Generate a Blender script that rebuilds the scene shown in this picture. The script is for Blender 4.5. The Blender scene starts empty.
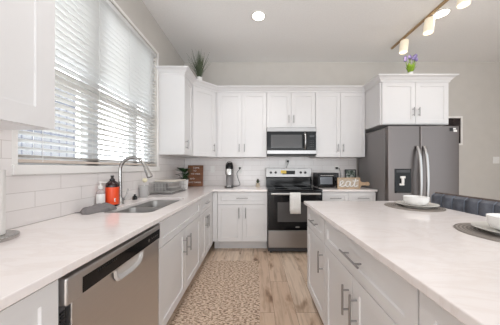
import bpy, bmesh, math, random
from mathutils import Vector, Matrix
random.seed(7)
PI = math.pi
sc = bpy.context.scene
COL = sc.collection

# ------------------------------------------------------------------ camera
CH = 1.19
cd = bpy.data.cameras.new('camera')
cam = bpy.data.objects.new('camera', cd); COL.objects.link(cam)
cam.location = (0, 0, CH); cam.rotation_euler = (PI/2, 0, 0)
cd.sensor_fit = 'HORIZONTAL'; cd.sensor_width = 36; cd.lens = 205/500*36
cd.shift_x = -6/500; cd.shift_y = 5.5/500
cd.clip_start = 0.02
sc.camera = cam

# ------------------------------------------------------------------ world, light, exposure
w = bpy.data.worlds.new('world'); sc.world = w; w.use_nodes = True
bg = w.node_tree.nodes['Background']
bg.inputs[0].default_value = (.91, .965, 1.0, 1)
SKY, ROOM = 9.5, 1.6      # open sky beyond the kitchen window; dimmer daylit living room behind the camera
wt_ = w.node_tree
_tc = wt_.nodes.new('ShaderNodeTexCoord'); _sp = wt_.nodes.new('ShaderNodeSeparateXYZ'); _mr = wt_.nodes.new('ShaderNodeMapRange')
_mr.interpolation_type = 'SMOOTHSTEP'
_mr.inputs['From Min'].default_value = -.5; _mr.inputs['From Max'].default_value = -.15
_m2 = wt_.nodes.new('ShaderNodeMapRange'); _m2.interpolation_type = 'SMOOTHSTEP'
_m2.inputs['From Min'].default_value = -.1; _m2.inputs['From Max'].default_value = -.35
_ml = wt_.nodes.new('ShaderNodeMath'); _ml.operation = 'MULTIPLY'; _ma = wt_.nodes.new('ShaderNodeMath'); _ma.operation = 'MULTIPLY_ADD'
_ma.inputs[1].default_value = SKY-ROOM; _ma.inputs[2].default_value = ROOM
wt_.links.new(_tc.outputs['Generated'], _sp.inputs[0]); wt_.links.new(_sp.outputs['Y'], _mr.inputs['Value']); wt_.links.new(_sp.outputs['X'], _m2.inputs['Value'])
wt_.links.new(_mr.outputs[0], _ml.inputs[0]); wt_.links.new(_m2.outputs[0], _ml.inputs[1]); wt_.links.new(_ml.outputs[0], _ma.inputs[0]); wt_.links.new(_ma.outputs[0], bg.inputs[1])
sc.view_settings.view_transform = 'Standard'; sc.view_settings.look = 'None'
sc.view_settings.gamma = 1; sc.view_settings.exposure = 0.12
sc.view_settings.use_curve_mapping = False
DOWNLIGHT_W = 8.5
TRACK_W = 0.9
def area(name, loc, rot, sx, sy, power, col=(1, 1, 1)):
    l = bpy.data.lights.new(name, 'AREA'); l.shape = 'RECTANGLE'; l.size = sx; l.size_y = sy
    l.energy = power; l.color = col
    o = bpy.data.objects.new(name, l); COL.objects.link(o); o.location = loc; o.rotation_euler = rot
    return o
# added fill lamp behind the camera, brightens the room; no window stands there
area('added_rear_fill', (.6, -4.2, 1.1), (math.radians(106), 0, 0), 5.0, 2.2, 110, (.96, .98, 1))

# ------------------------------------------------------------------ materials
def lin(c):
    c = c/255
    return c/12.92 if c <= .04045 else ((c+.055)/1.055)**2.4
def rgb(r, g, b): return (lin(r), lin(g), lin(b), 1)
def mat(name, col, rough=.5, metal=0, **kw):
    m = bpy.data.materials.new(name); m.use_nodes = True
    p = m.node_tree.nodes['Principled BSDF']
    p.inputs['Base Color'].default_value = col
    p.inputs['Roughness'].default_value = rough; p.inputs['Metallic'].default_value = metal
    for k, v in kw.items():
        p.inputs[k].default_value = v
    return m
class NT:
    def __init__(s, m): s.t = m.node_tree; s.p = s.t.nodes['Principled BSDF']
    def n(s, typ, **kw):
        nd = s.t.nodes.new(typ)
        for k, v in kw.items():
            if k in nd.inputs.keys() if isinstance(k, str) else False: nd.inputs[k].default_value = v
            else: setattr(nd, k, v)
        return nd
    def l(s, a, b): s.t.links.new(a, b)
    def coords(s, scale=(1, 1, 1), rot=(0, 0, 0), kind='Object'):
        tc = s.n('ShaderNodeTexCoord'); mp = s.n('ShaderNodeMapping')
        mp.inputs['Scale'].default_value = scale; mp.inputs['Rotation'].default_value = rot
        s.l(tc.outputs[kind], mp.inputs[0]); return mp.outputs[0]
    def noise(s, vec, scale, detail=3, rough=.5, dist=0):
        nd = s.n('ShaderNodeTexNoise'); nd.inputs['Scale'].default_value = scale
        nd.inputs['Detail'].default_value = detail; nd.inputs['Roughness'].default_value = rough
        nd.inputs['Distortion'].default_value = dist
        s.l(vec, nd.inputs['Vector']); return nd.outputs['Fac']
    def ramp(s, fac, stops):
        r = s.n('ShaderNodeValToRGB'); e = r.color_ramp.elements
        while len(e) < len(stops): e.new(.5)
        for i, (p, c) in enumerate(stops): e[i].position = p; e[i].color = c
        s.l(fac, r.inputs[0]); return r.outputs[0]
    def mix(s, fac, a, b, mode='MIX'):
        m = s.n('ShaderNodeMix'); m.data_type = 'RGBA'; m.blend_type = mode
        for sock, v in ((m.inputs[0], fac), (m.inputs[6], a), (m.inputs[7], b)):
            if hasattr(v, 'node'): s.l(v, sock)
            else: sock.default_value = v
        return m.outputs[2]
    def bump(s, h, strength=.2, dist=.01):
        b = s.n('ShaderNodeBump'); b.inputs['Strength'].default_value = strength
        b.inputs['Distance'].default_value = dist
        s.l(h, b.inputs['Height']); s.l(b.outputs[0], s.p.inputs['Normal'])

M = {}
def speck(name, col, rough, amt=.03, scale=30, bump=.0, metal=0):
    """plain colour with a faint procedural variation"""
    m = mat(name, col, rough, metal); t = NT(m)
    f = t.noise(t.coords(), scale, 4)
    c2 = tuple(max(0, x*(1-amt*4)) for x in col[:3])+(1,)
    t.l(t.ramp(f, [(.3, c2), (.6, col)]), t.p.inputs['Base Color'])
    if bump: t.bump(f, bump, .004)
    return m
M['cab'] = speck('white_cabinet_paint', rgb(222, 220, 220), .32, .005, 3)
M['wallp'] = speck('greige_wall_paint', rgb(203, 198, 192), .85, .008, 6, .05)
M['ceil'] = speck('ceiling_paint', rgb(243, 242, 241), .9, .01, 60, .15)
M['trim'] = mat('white_trim', rgb(236, 233, 230), .4)
M['blind'] = mat('white_blind', rgb(230, 230, 229), .45)
_t = NT(M['blind']); _tr = _t.n('ShaderNodeBsdfTranslucent'); _tr.inputs[0].default_value = rgb(225, 225, 224)
_mx = _t.n('ShaderNodeMixShader'); _mx.inputs[0].default_value = .16
_t.l(_t.p.outputs[0], _mx.inputs[1]); _t.l(_tr.outputs[0], _mx.inputs[2]); _t.l(_mx.outputs[0], _t.t.nodes['Material Output'].inputs[0])
M['rail'] = mat('warm_blind_rail', rgb(205, 192, 182), .5)
M['frame'] = mat('white_window_frame', rgb(215, 216, 218), .4)
M['black'] = mat('black_gloss', rgb(18, 18, 20), .12)
M['black'].node_tree.nodes['Principled BSDF'].inputs['Specular IOR Level'].default_value = .3
M['blackm'] = mat('black_matte', rgb(22, 22, 24), .45)
M['dark'] = mat('dark_grey', rgb(60, 60, 63), .4)
M['chrome'] = mat('brushed_nickel', (.46, .45, .44, 1), .25, 1)
M['nickel'] = mat('handle_nickel', (.36, .35, .35, 1), .35, 1)
M['sinksteel'] = mat('sink_steel', (.42, .41, .40, 1), .45, 1)
M['white'] = mat('white_ceramic', rgb(238, 236, 234), .15)
M['plate'] = mat('grey_white_ceramic', rgb(214, 212, 206), .22)
M['plastic'] = mat('white_plastic', rgb(235, 233, 230), .35)
M['brass'] = mat('satin_bronze', (.50, .36, .22, 1), .3, 1)
M['orange'] = mat('orange_label', rgb(243, 84, 40), .35)
M['ember'] = mat('dark_brown_bottle', rgb(48, 26, 26), .2)
M['towel'] = speck('towel_cotton', rgb(234, 232, 229), .9, .02, 90, .4)
M['cloth'] = speck('grey_microfibre', rgb(125, 120, 120), .95, .03, 120, .5)
M['paper'] = speck('paper', rgb(238, 235, 232), .9, .005, 80, .2)
M['lime'] = mat('lime_leaf', rgb(140, 175, 45), .5)
M['leaf'] = speck('dark_leaf', rgb(40, 72, 34), .4, .08, 20)
M['grass'] = speck('grass_leaf', rgb(82, 94, 70), .6, .08, 14)
M['purple'] = mat('purple_petal', rgb(150, 138, 188), .6)
M['beige'] = speck('beige_pot', rgb(190, 175, 155), .7, .03, 50)
M['soil'] = speck('soil', rgb(60, 45, 35), .9, .1, 80)
M['cream'] = mat('cream', rgb(235, 226, 195), .5)
M['yellow'] = mat('yellow_sticker', rgb(240, 205, 90), .5)
M['panelwood'] = speck('panel_wood', rgb(202, 186, 168), .6, .05, 25)
M['lightwood'] = speck('light_wood', rgb(202, 172, 140), .5, .05, 25)
M['board'] = mat('board', rgb(222, 214, 203), .45)
M['rackwire'] = mat('satin_wire', rgb(190, 188, 186), .3, .3)
M['rackgrey'] = mat('grey_plastic', rgb(150, 148, 147), .4)
M['grout'] = mat('g', rgb(200, 196, 192), .8)

# brushed appliance steel
def steel(name, col, rough, axis):
    m = mat(name, col, rough, 1); t = NT(m)
    s = [3, 3, 3]; s[axis] = 260
    f = t.noise(t.coords(tuple(s)), 1, 2)
    c2 = tuple(x*.96 for x in col[:3])+(1,)
    t.l(t.ramp(f, [(.3, c2), (.7, col)]), t.p.inputs['Base Color'])
    t.l(t.ramp(f, [(.3, (rough*.96,)*3+(1,)), (.7, (rough*1.04,)*3+(1,))]), t.p.inputs['Roughness'])
    return m
M['dwsteel'] = steel('dishwasher_steel', (.66, .645, .64, 1), .32, 2)
M['steel'] = steel('stainless_steel', (.36, .35, .347, 1), .3, 2)
M['fsteel'] = steel('fridge_steel', (.20, .178, .172, 1), .36, 0)
M['fside'] = speck('fridge_grey_side', rgb(134, 130, 130), .4, .01, 200)
M['bar'] = mat('polished_bar', (.52, .51, .505, 1), .3, 1)
M['oven_glass'] = mat('oven_glass', rgb(78, 76, 76), .12)

# quartz
def quartz():
    m = mat('white_quartz', rgb(234, 228, 225), .12); t = NT(m)
    v = t.coords((1, 1, 1), (0, 0, .5))
    f = t.noise(t.coords((1.2, 3.5, 1), (0, 0, .35)), 2.2, 8, .62, 1.2)
    f2 = t.noise(v, 1.1, 5, .6)
    a = t.ramp(f, [(.44, rgb(238, 231, 229)), (.50, rgb(229, 219, 215)), (.56, rgb(238, 231, 229))])
    b = t.ramp(f2, [(.35, rgb(234, 227, 225)), (.65, rgb(239, 233, 231))])
    t.l(t.mix(.45, a, b), t.p.inputs['Base Color'])
    return m
M['quartz'] = quartz()

# subway tile; u axis = 'x' or 'y'
def tiles(name, ax):
    m = mat(name, rgb(232, 228, 226), .12); t = NT(m)
    tc = t.n('ShaderNodeTexCoord'); sp = t.n('ShaderNodeSeparateXYZ'); cb = t.n('ShaderNodeCombineXYZ')
    t.l(tc.outputs['Object'], sp.inputs[0])
    t.l(sp.outputs['X' if ax == 'x' else 'Y'], cb.inputs[0]); t.l(sp.outputs['Z'], cb.inputs[1])
    mp = t.n('ShaderNodeMapping'); mp.inputs['Location'].default_value = (.07, -.887 + .0875*20, 0)
    t.l(cb.outputs[0], mp.inputs[0])
    br = t.n('ShaderNodeTexBrick'); br.offset = .5
    br.inputs['Scale'].default_value = 1; br.inputs['Brick Width'].default_value = .30
    br.inputs['Row Height'].default_value = .0875; br.inputs['Mortar Size'].default_value = .0016
    br.inputs['Mortar Smooth'].default_value = .2
    br.inputs['Color1'].default_value = rgb(234, 229, 227); br.inputs['Color2'].default_value = rgb(229, 223, 221)
    br.inputs['Mortar'].default_value = rgb(203, 196, 192)
    t.l(mp.outputs[0], br.inputs['Vector'])
    t.l(br.outputs['Color'], t.p.inputs['Base Color'])
    nz = t.noise(mp.outputs[0], 16, 2)
    mx = t.mix(br.outputs['Fac'], nz, (0, 0, 0, 1))
    t.bump(mx, .35, .006)
    return m
M['tile_x'] = tiles('subway_tile_back', 'x'); M['tile_y'] = tiles('subway_tile_left', 'y')

def wood_floor():
    m = mat('oak_plank_floor', rgb(180, 150, 120), .38); t = NT(m)
    tc = t.n('ShaderNodeTexCoord'); sp = t.n('ShaderNodeSeparateXYZ'); cb = t.n('ShaderNodeCombineXYZ')
    t.l(tc.outputs['Object'], sp.inputs[0]); t.l(sp.outputs['Y'], cb.inputs[0]); t.l(sp.outputs['X'], cb.inputs[1])
    mp = t.n('ShaderNodeMapping'); mp.inputs['Location'].default_value = (.35, .03, 0); t.l(cb.outputs[0], mp.inputs[0])
    br = t.n('ShaderNodeTexBrick'); br.offset = .37; br.offset_frequency = 2
    br.inputs['Scale'].default_value = 1; br.inputs['Brick Width'].default_value = 1.25
    br.inputs['Row Height'].default_value = .18; br.inputs['Mortar Size'].default_value = .0012
    br.inputs['Color1'].default_value = (0, 0, 0, 1); br.inputs['Color2'].default_value = (1, 1, 1, 1)
    br.inputs['Mortar'].default_value = (.5, .5, .5, 1)
    t.l(mp.outputs[0], br.inputs['Vector'])
    base = t.ramp(br.outputs['Color'], [(0, rgb(203, 177, 155)), (.5, rgb(214, 190, 168)), (1, rgb(222, 202, 183))])
    # long grain, offset per plank
    add = t.n('ShaderNodeVectorMath', operation='ADD'); t.l(tc.outputs['Object'], add.inputs[0])
    sc3 = t.n('ShaderNodeVectorMath', operation='SCALE'); t.l(br.outputs['Color'], sc3.inputs[0]); sc3.inputs['Scale'].default_value = 7
    t.l(sc3.outputs[0], add.inputs[1])
    mg = t.n('ShaderNodeMapping'); mg.inputs['Scale'].default_value = (14, 1.3, 1); t.l(add.outputs[0], mg.inputs[0])
    g = t.noise(mg.outputs[0], 1.6, 6, .6, .6)
    c = t.mix(1, base, t.ramp(g, [(.3, (.62, .58, .54, 1)), (.55, (1, 1, 1, 1)), (.75, (.9, .88, .86, 1))]), 'MULTIPLY')
    mk = t.n('ShaderNodeMapping'); mk.inputs['Scale'].default_value = (5.5, 1.9, 1); t.l(add.outputs[0], mk.inputs[0])
    k = t.noise(mk.outputs[0], 1.5, 3, .55, .4)
    c = t.mix(1, c, t.ramp(k, [(.28, (.34, .26, .2, 1)), (.37, (.82, .77, .72, 1)), (.45, (1, 1, 1, 1))]), 'MULTIPLY')
    c = t.mix(br.outputs['Fac'], c, rgb(105, 80, 62))
    t.l(c, t.p.inputs['Base Color']); t.bump(g, .08, .003)
    return m
M['floor'] = wood_floor()

def rug_mat():
    m = mat('woven_jute_rug', rgb(190, 165, 140), .95); t = NT(m)
    a = t.noise(t.coords((38, 100, 1), (0, 0, .75)), 1, 3, .6)
    b = t.noise(t.coords((60, 60, 1)), 1, 2)
    c = t.ramp(a, [(.36, rgb(88, 66, 54)), (.44, rgb(170, 143, 122)), (.52, rgb(214, 191, 170)), (.62, rgb(230, 210, 191)), (.7, rgb(210, 185, 164))])
    c2 = t.mix(1, c, t.ramp(b, [(.32, (.6, .55, .5, 1)), (.45, (1, 1, 1, 1))]), 'MULTIPLY')
    t.l(c2, t.p.inputs['Base Color']); t.bump(a, .8, .012)
    return m
M['rug'] = rug_mat()

def leather():
    m = mat('slate_blue_leather', rgb(92, 96, 106), .5); t = NT(m)
    f = t.noise(t.coords(), 14, 6, .65)
    t.l(t.ramp(f, [(.3, rgb(72, 74, 82)), (.55, rgb(98, 102, 112)), (.75, rgb(118, 121, 130))]), t.p.inputs['Base Color'])
    t.bump(f, .1, .004); return m
M['leather'] = leather()
M['piping'] = mat('chair_seam', rgb(118, 126, 140), .4)
M['chairback'] = speck('brown_leather_edge', rgb(98, 84, 78), .5, .05, 20)
def placemat():
    m = mat('woven_placemat', rgb(134, 126, 120), .8); t = NT(m)
    wv = t.n('ShaderNodeTexWave'); wv.wave_type = 'RINGS'; wv.rings_direction = 'Z'; wv.inputs['Scale'].default_value = 22
    t.l(t.coords(), wv.inputs['Vector'])
    t.l(t.ramp(wv.outputs['Fac'], [(0, rgb(112, 105, 100)), (1, rgb(150, 142, 135))]), t.p.inputs['Base Color'])
    t.bump(wv.outputs['Fac'], .3, .003); return m
M['mat'] = placemat()
def walnut():
    m = mat('brown_wood_board', rgb(120, 72, 42), .5); t = NT(m)
    f = t.noise(t.coords((2, 2, 14)), 3, 5, .6)
    t.l(t.ramp(f, [(.3, rgb(98, 56, 32)), (.7, rgb(140, 88, 54))]), t.p.inputs['Base Color']); return m
M['walnut'] = walnut()
def clearmat(name, col, alpha, rough=.05):
    m = mat(name, col, rough); m.node_tree.nodes['Principled BSDF'].inputs['Alpha'].default_value = alpha; return m
M['pane'] = clearmat('window_pane', (.9, .95, 1, 1), .06)
M['clearp'] = clearmat('clear_plastic', rgb(205, 200, 200), .45)
M['frost'] = clearmat('frosted_plastic', rgb(205, 203, 202), .7, .3)
def emit(name, col, s):
    m = mat(name, rgb(225, 218, 200), .4); p = m.node_tree.nodes['Principled BSDF']
    p.inputs['Emission Color'].default_value = col; p.inputs['Emission Strength'].default_value = s; return m
M['led'] = emit('downlight_lens', (1, .95, .86, 1), 6)
M['shade'] = emit('lit_glass_shade', (1, .84, .62, 1), .35)
M['bulb'] = emit('bulb', (1, .9, .72, 1), 2.5)
def picture(name, c1, c2, c3):
    m = mat(name, c1, .25); t = NT(m)
    f = t.noise(t.coords(), 22, 4, .6, 1)
    t.l(t.ramp(f, [(.35, c1), (.5, c2), (.65, c3)]), t.p.inputs['Base Color']); return m
M['pic_green'] = picture('leafy_print', rgb(58, 72, 62), rgb(110, 122, 112), rgb(205, 208, 205))
M['pic_dark'] = picture('dark_print', rgb(30, 22, 24), rgb(36, 28, 30), rgb(44, 34, 36))
def panel_wall():
    m = mat('pale_panelling', rgb(226, 230, 240), .8); t = NT(m)
    tc = t.n('ShaderNodeTexCoord'); sp = t.n('ShaderNodeSeparateXYZ'); cb = t.n('ShaderNodeCombineXYZ')
    t.l(tc.outputs['Object'], sp.inputs[0]); t.l(sp.outputs['Y'], cb.inputs[0]); t.l(sp.outputs['Z'], cb.inputs[1])
    br = t.n('ShaderNodeTexBrick'); br.offset = 0
    br.inputs['Scale'].default_value = 1; br.inputs['Brick Width'].default_value = .17; br.inputs['Row Height'].default_value = .17
    br.inputs['Mortar Size'].default_value = .013
    br.inputs['Color1'].default_value = rgb(176, 178, 186); br.inputs['Color2'].default_value = rgb(170, 173, 183)
    br.inputs['Mortar'].default_value = rgb(120, 125, 142)
    t.l(cb.outputs[0], br.inputs['Vector']); t.l(br.outputs['Color'], t.p.inputs['Base Color']); return m
M['blockwall'] = panel_wall()

# ------------------------------------------------------------------ mesh helpers
def B(): return bmesh.new()
def box(bm, a, b, T=None):
    x0, y0, z0 = a; x1, y1, z1 = b
    vs = [Vector(p) for p in ((x0,y0,z0),(x1,y0,z0),(x1,y1,z0),(x0,y1,z0),(x0,y0,z1),(x1,y0,z1),(x1,y1,z1),(x0,y1,z1))]
    if T: vs = [T @ v for v in vs]
    v = [bm.verts.new(p) for p in vs]
    for f in ((0,3,2,1),(4,5,6,7),(0,1,5,4),(1,2,6,5),(2,3,7,6),(3,0,4,7)): bm.faces.new([v[i] for i in f])
    return v
def prism(bm, pts, z0, z1):
    lo = [bm.verts.new((x, y, z0)) for x, y in pts]; hi = [bm.verts.new((x, y, z1)) for x, y in pts]
    n = len(pts); bm.faces.new(lo[::-1]); bm.faces.new(hi)
    for i in range(n): bm.faces.new((lo[i], lo[(i+1) % n], hi[(i+1) % n], hi[i]))
def lathe(bm, prof, c=(0, 0, 0), seg=28, T=None, sx=1, sy=1):
    rings = []
    for r, z in prof:
        ring = []
        if r < 1e-5:
            p = Vector((c[0], c[1], c[2]+z)); ring = [bm.verts.new(T @ p if T else p)]
        else:
            for k in range(seg):
                a = 2*PI*k/seg; p = Vector((c[0]+sx*r*math.cos(a), c[1]+sy*r*math.sin(a), c[2]+z))
                ring.append(bm.verts.new(T @ p if T else p))
        rings.append(ring)
    for A, Bq in zip(rings, rings[1:]):
        for k in range(seg):
            k2 = (k+1) % seg
            if len(A) == 1 and len(Bq) == 1: continue
            if len(A) == 1: bm.faces.new((A[0], Bq[k2], Bq[k]))
            elif len(Bq) == 1: bm.faces.new((A[k], A[k2], Bq[0]))
            else: bm.faces.new((A[k], A[k2], Bq[k2], Bq[k]))
    if len(rings[0]) > 1: bm.faces.new(rings[0][::-1])
    if len(rings[-1]) > 1: bm.faces.new(rings[-1])
def tube(bm, pts, r, seg=10):
    pts = [Vector(p) for p in pts]; n = len(pts)
    rs = r if isinstance(r, (list, tuple)) else [r]*n
    tans = [(pts[min(i+1, n-1)]-pts[max(i-1, 0)]).normalized() for i in range(n)]
    u = tans[0].orthogonal().normalized(); rings = []
    for i in range(n):
        t = tans[i]; u = (u-t*u.dot(t))
        u = u.normalized() if u.length > 1e-6 else t.orthogonal().normalized()
        v = t.cross(u)
        rings.append([bm.verts.new(pts[i]+(u*math.cos(2*PI*k/seg)+v*math.sin(2*PI*k/seg))*rs[i]) for k in range(seg)])
    for A, Bq in zip(rings, rings[1:]):
        for k in range(seg): bm.faces.new((A[k], A[(k+1) % seg], Bq[(k+1) % seg], Bq[k]))
    bm.faces.new(rings[0][::-1]); bm.faces.new(rings[-1])
def arc(c, r, a0, a1, n, plane='xz'):
    out = []
    for i in range(n+1):
        a = math.radians(a0+(a1-a0)*i/n); p, q = r*math.cos(a), r*math.sin(a)
        out.append({'xz': (c[0]+p, c[1], c[2]+q), 'xy': (c[0]+p, c[1]+q, c[2]), 'yz': (c[0], c[1]+p, c[2]+q)}[plane])
    return out
def rbox(bm, x0, x1, y0, y1, z0, z1, r=.03, seg=5):
    """box with rounded vertical corners"""
    pts = []
    for cx, cy, a in ((x1-r, y1-r, 0), (x0+r, y1-r, 90), (x0+r, y0+r, 180), (x1-r, y0+r, 270)):
        for k in range(seg+1):
            t = math.radians(a+90*k/seg); pts.append((cx+r*math.cos(t), cy+r*math.sin(t)))
    prism(bm, pts, z0, z1)
def obj(name, bm, m, parent=None, bevel=0, smooth=False, loc=None, bseg=2):
    bmesh.ops.recalc_face_normals(bm, faces=bm.faces[:])
    me = bpy.data.meshes.new(name); bm.to_mesh(me); bm.free()
    me.materials.append(M[m] if isinstance(m, str) else m)
    if smooth:
        for f in me.polygons: f.use_smooth = True
    o = bpy.data.objects.new(name, me); COL.objects.link(o)
    if parent: o.parent = parent
    if loc: o.location = loc
    if bevel:
        b = o.modifiers.new('bevel', 'BEVEL'); b.width = bevel; b.segments = bseg; b.limit_method = 'ANGLE'
        b.harden_normals = False
    if smooth:
        me.set_sharp_from_angle(angle=math.radians(40))
    return o
def tag(o, label, cat, group=None):
    o['label'] = label; o['category'] = cat
    if group: o['group'] = group
    return o
def thing(name, label, cat, loc=(0, 0, 0), rz=0, group=None):
    o = bpy.data.objects.new(name, None); COL.objects.link(o); o.location = loc; o.rotation_euler = (0, 0, rz)
    o.empty_display_size = .1
    return tag(o, label, cat, group)
def struct(name, bm, m, **k):
    o = obj(name, bm, m, **k); o['kind'] = 'structure'; return o
def dup(root, loc, label, rz=None):
    r = root.copy(); COL.objects.link(r); r.location = loc; r['label'] = label
    if rz is not None: r.rotation_euler = (0, 0, rz)
    for ch in list(root.children):
        c = ch.copy(); COL.objects.link(c); c.parent = r
        for g in list(ch.children):
            d = g.copy(); COL.objects.link(d); d.parent = c
    return r

# ------------------------------------------------------------------ key dimensions
XL = -1.23; YB = 3.51; ZC = 3.0; XR = 4.18; YF = -3.2
TOP = .887; SLAB = .857; XF = -.615            # XF: plane of the left door fronts
UZ0 = 1.36; UZ1 = 2.36

# ------------------------------------------------------------------ room shell
b = B(); box(b, (XL-.15, YF, -.1), (XR+.15, YB+.15, 0)); struct('floor', b, 'floor')
b = B(); box(b, (XL-.15, YF, ZC), (XR+.15, YB+.15, ZC+.12)); struct('ceiling', b, 'ceil')
b = B(); box(b, (XL-.15, YB, 0), (XR+.15, YB+.15, ZC)); struct('wall_back', b, 'wallp')
b = B(); box(b, (XR, 1.3, 0), (XR+.15, YB, ZC)); struct('wall_right', b, 'wallp')
WY0, WY1, WZ0, WZ1 = 1.05, 2.545, 1.205, 2.605
b = B()
box(b, (XL-.15, YF, 0), (XL, WY0, ZC)); box(b, (XL-.15, WY1, 0), (XL, YB, ZC))
box(b, (XL-.15, WY0, 0), (XL, WY1, WZ0)); box(b, (XL-.15, WY0, WZ1), (XL, WY1, ZC))
struct('wall_left', b, 'wallp')
b = B(); box(b, (2.66, YB-.014, 0), (XR, YB, .11)); struct('baseboard_back', b, 'trim', bevel=.003)
b = B(); box(b, (XR-.014, 1.3, 0), (XR, YB-.014, .11)); struct('baseboard_right', b, 'trim', bevel=.003)

# window
b = B()
OY0, OY1, OZ0, OZ1 = 1.022, 2.572, 1.155, 2.632
for a, c in (((XL, OY0, OZ0), (XL+.012, WY0, OZ1)), ((XL, WY1, OZ0), (XL+.012, OY1, OZ1)),
             ((XL, WY0, WZ1), (XL+.012, WY1, OZ1))):
    box(b, a, c)
wt = struct('window_1', b, 'trim', bevel=.002)
b = B()
fx0, fx1 = XL-.14, XL-.085
for y0, y1 in ((WY0, WY0+.045), (1.60, 1.71), (WY1-.35, WY1-.28), (WY1-.045, WY1)): box(b, (fx0, y0, WZ0), (fx1, y1, WZ1))
box(b, (fx0, WY0, WZ0), (fx1, WY1, WZ0+.045)); box(b, (fx0, WY0, WZ1-.045), (fx1, WY1, WZ1))
box(b, (fx0, WY0, 1.78), (fx1, WY1, 1.815))
obj('window_frame', b, 'frame', wt)
b = B(); box(b, (XL-.118, WY0+.01, WZ0+.01), (XL-.112, WY1-.01, WZ1-.01)); obj('pane', b, 'pane', wt)
b = B(); box(b, (XL-.15, OY0-.0, OZ0), (XL+.022, OY1, WZ0+.002)); obj('window_sill', b, 'trim', wt, bevel=.003)

# neighbouring wall seen through the slats
nw = thing('garden_wall', 'pale blue-white block wall outside behind the left half of the blind', 'wall', (-4.2, 3.4, 0))
b = B(); box(b, (-.12, -2.6, 0), (.12, 1.25, 2.95)); obj('wall_face', b, 'blockwall', nw)
b = B(); box(b, (-.2, -2.62, 2.95), (.2, 1.27, 3.03)); obj('coping', b, 'frame', nw)
b = B(); box(b, (-9, -4, -.15), (XL-.16, 9, -.02)); g = obj('patio_ground', b, 'beige'); g['kind'] = 'structure'

# blind
bl = thing('window_blind', 'white horizontal slatted blind filling the window over the sink', 'blind', (XL-.035, 1.8, WZ0))
b = B(); n = 32; pitch = (2.555-1.255)/(n-1)
for i in range(n):
    z = 1.255-WZ0+i*pitch; T = Matrix.Translation((0, 0, z)) @ Matrix.Rotation(math.radians(14), 4, 'Y')
    # room side edge higher: +x is the room side
    T = Matrix.Translation((0, 0, z)) @ Matrix.Rotation(math.radians(-14), 4, 'Y')
    box(b, (-.025, WY0+.012-1.8, -.0014), (.025, WY1-.012-1.8, .0014), T)
obj('slats', b, 'blind', bl)
b = B(); box(b, (-.03, WY0+.008-1.8, 1.355), (.03, WY1-.008-1.8, 1.398)); obj('head_rail', b, 'blind', bl, bevel=.003)
b = B(); box(b, (-.026, WY0+.012-1.8, .014), (.026, WY1-.012-1.8, .032)); obj('bottom_rail', b, 'rail', bl, bevel=.003)
b = B()
for y in (1.19, 1.62, 2.0, 2.4):
    for dx in (-.027, .027): box(b, (dx-.0008, y-1.8-.002, .02), (dx+.0008, y-1.8+.002, 1.37))
obj('ladder_cord', b, 'blind', bl)
b = B(); tube(b, [(.031, 1.17-1.8, 1.36), (.033, 1.17-1.8, .75)], .004, 8); obj('tilt_wand', b, 'plastic', bl, smooth=True)

# tiled backsplash: back wall run and window wall run
b = B(); box(b, (XL+.012, YB-.012, TOP), (1.71, YB-.0005, 1.42)); tag(obj('backsplash', b, 'tile_x'), 'white glazed subway tile backsplash behind the stove', 'backsplash', 'tiled backsplashes')
b = B(); box(b, (XL+.0005, -1.0, TOP), (XL+.012, YB-.013, OZ0)); box(b, (XL+.0005, -1.0, OZ0), (XL+.012, OY0, 1.42)); box(b, (XL+.0005, OY1, OZ0), (XL+.012, YB-.013, 1.42))
tag(obj('backsplash', b, 'tile_y'), 'white subway tile backsplash under the window behind the sink', 'backsplash', 'tiled backsplashes')

# ------------------------------------------------------------------ cabinets
def shaker(bm, x0, x1, z0, z1, s=.058, y=-.02, t=.02, rec=.0075):
    g = .0024; x0 += g; x1 -= g; z0 += g; z1 -= g
    def rect(i, yy): return [bm.verts.new(p) for p in ((x0+i, yy, z0+i), (x1-i, yy, z0+i), (x1-i, yy, z1-i), (x0+i, yy, z1-i))]
    back, o_, a, c = rect(0, y+t), rect(0, y), rect(s, y), rect(s+.0025, y+rec)
    bm.faces.new(back)
    for P, Q in ((back, o_), (o_, a), (a, c)):
        for k in range(4): bm.faces.new((P[k], P[(k+1) % 4], Q[(k+1) % 4], Q[k]))
    bm.faces.new(c)
def pull(bm, x, z, L, vert, y=-.02):
    h = L/2; so = .032; r = .0055
    if vert:
        tube(bm, [(x, y-so, z-h), (x, y-so, z+h)], r, 10)
        for q in (-.32*L, .32*L): tube(bm, [(x, y, z+q), (x, y-so, z+q)], r*.8, 8)
    else:
        tube(bm, [(x-h, y-so, z), (x+h, y-so, z)], r, 10)
        for q in (-.32*L, .32*L): tube(bm, [(x+q, y, z), (x+q, y-so, z)], r*.8, 8)
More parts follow.
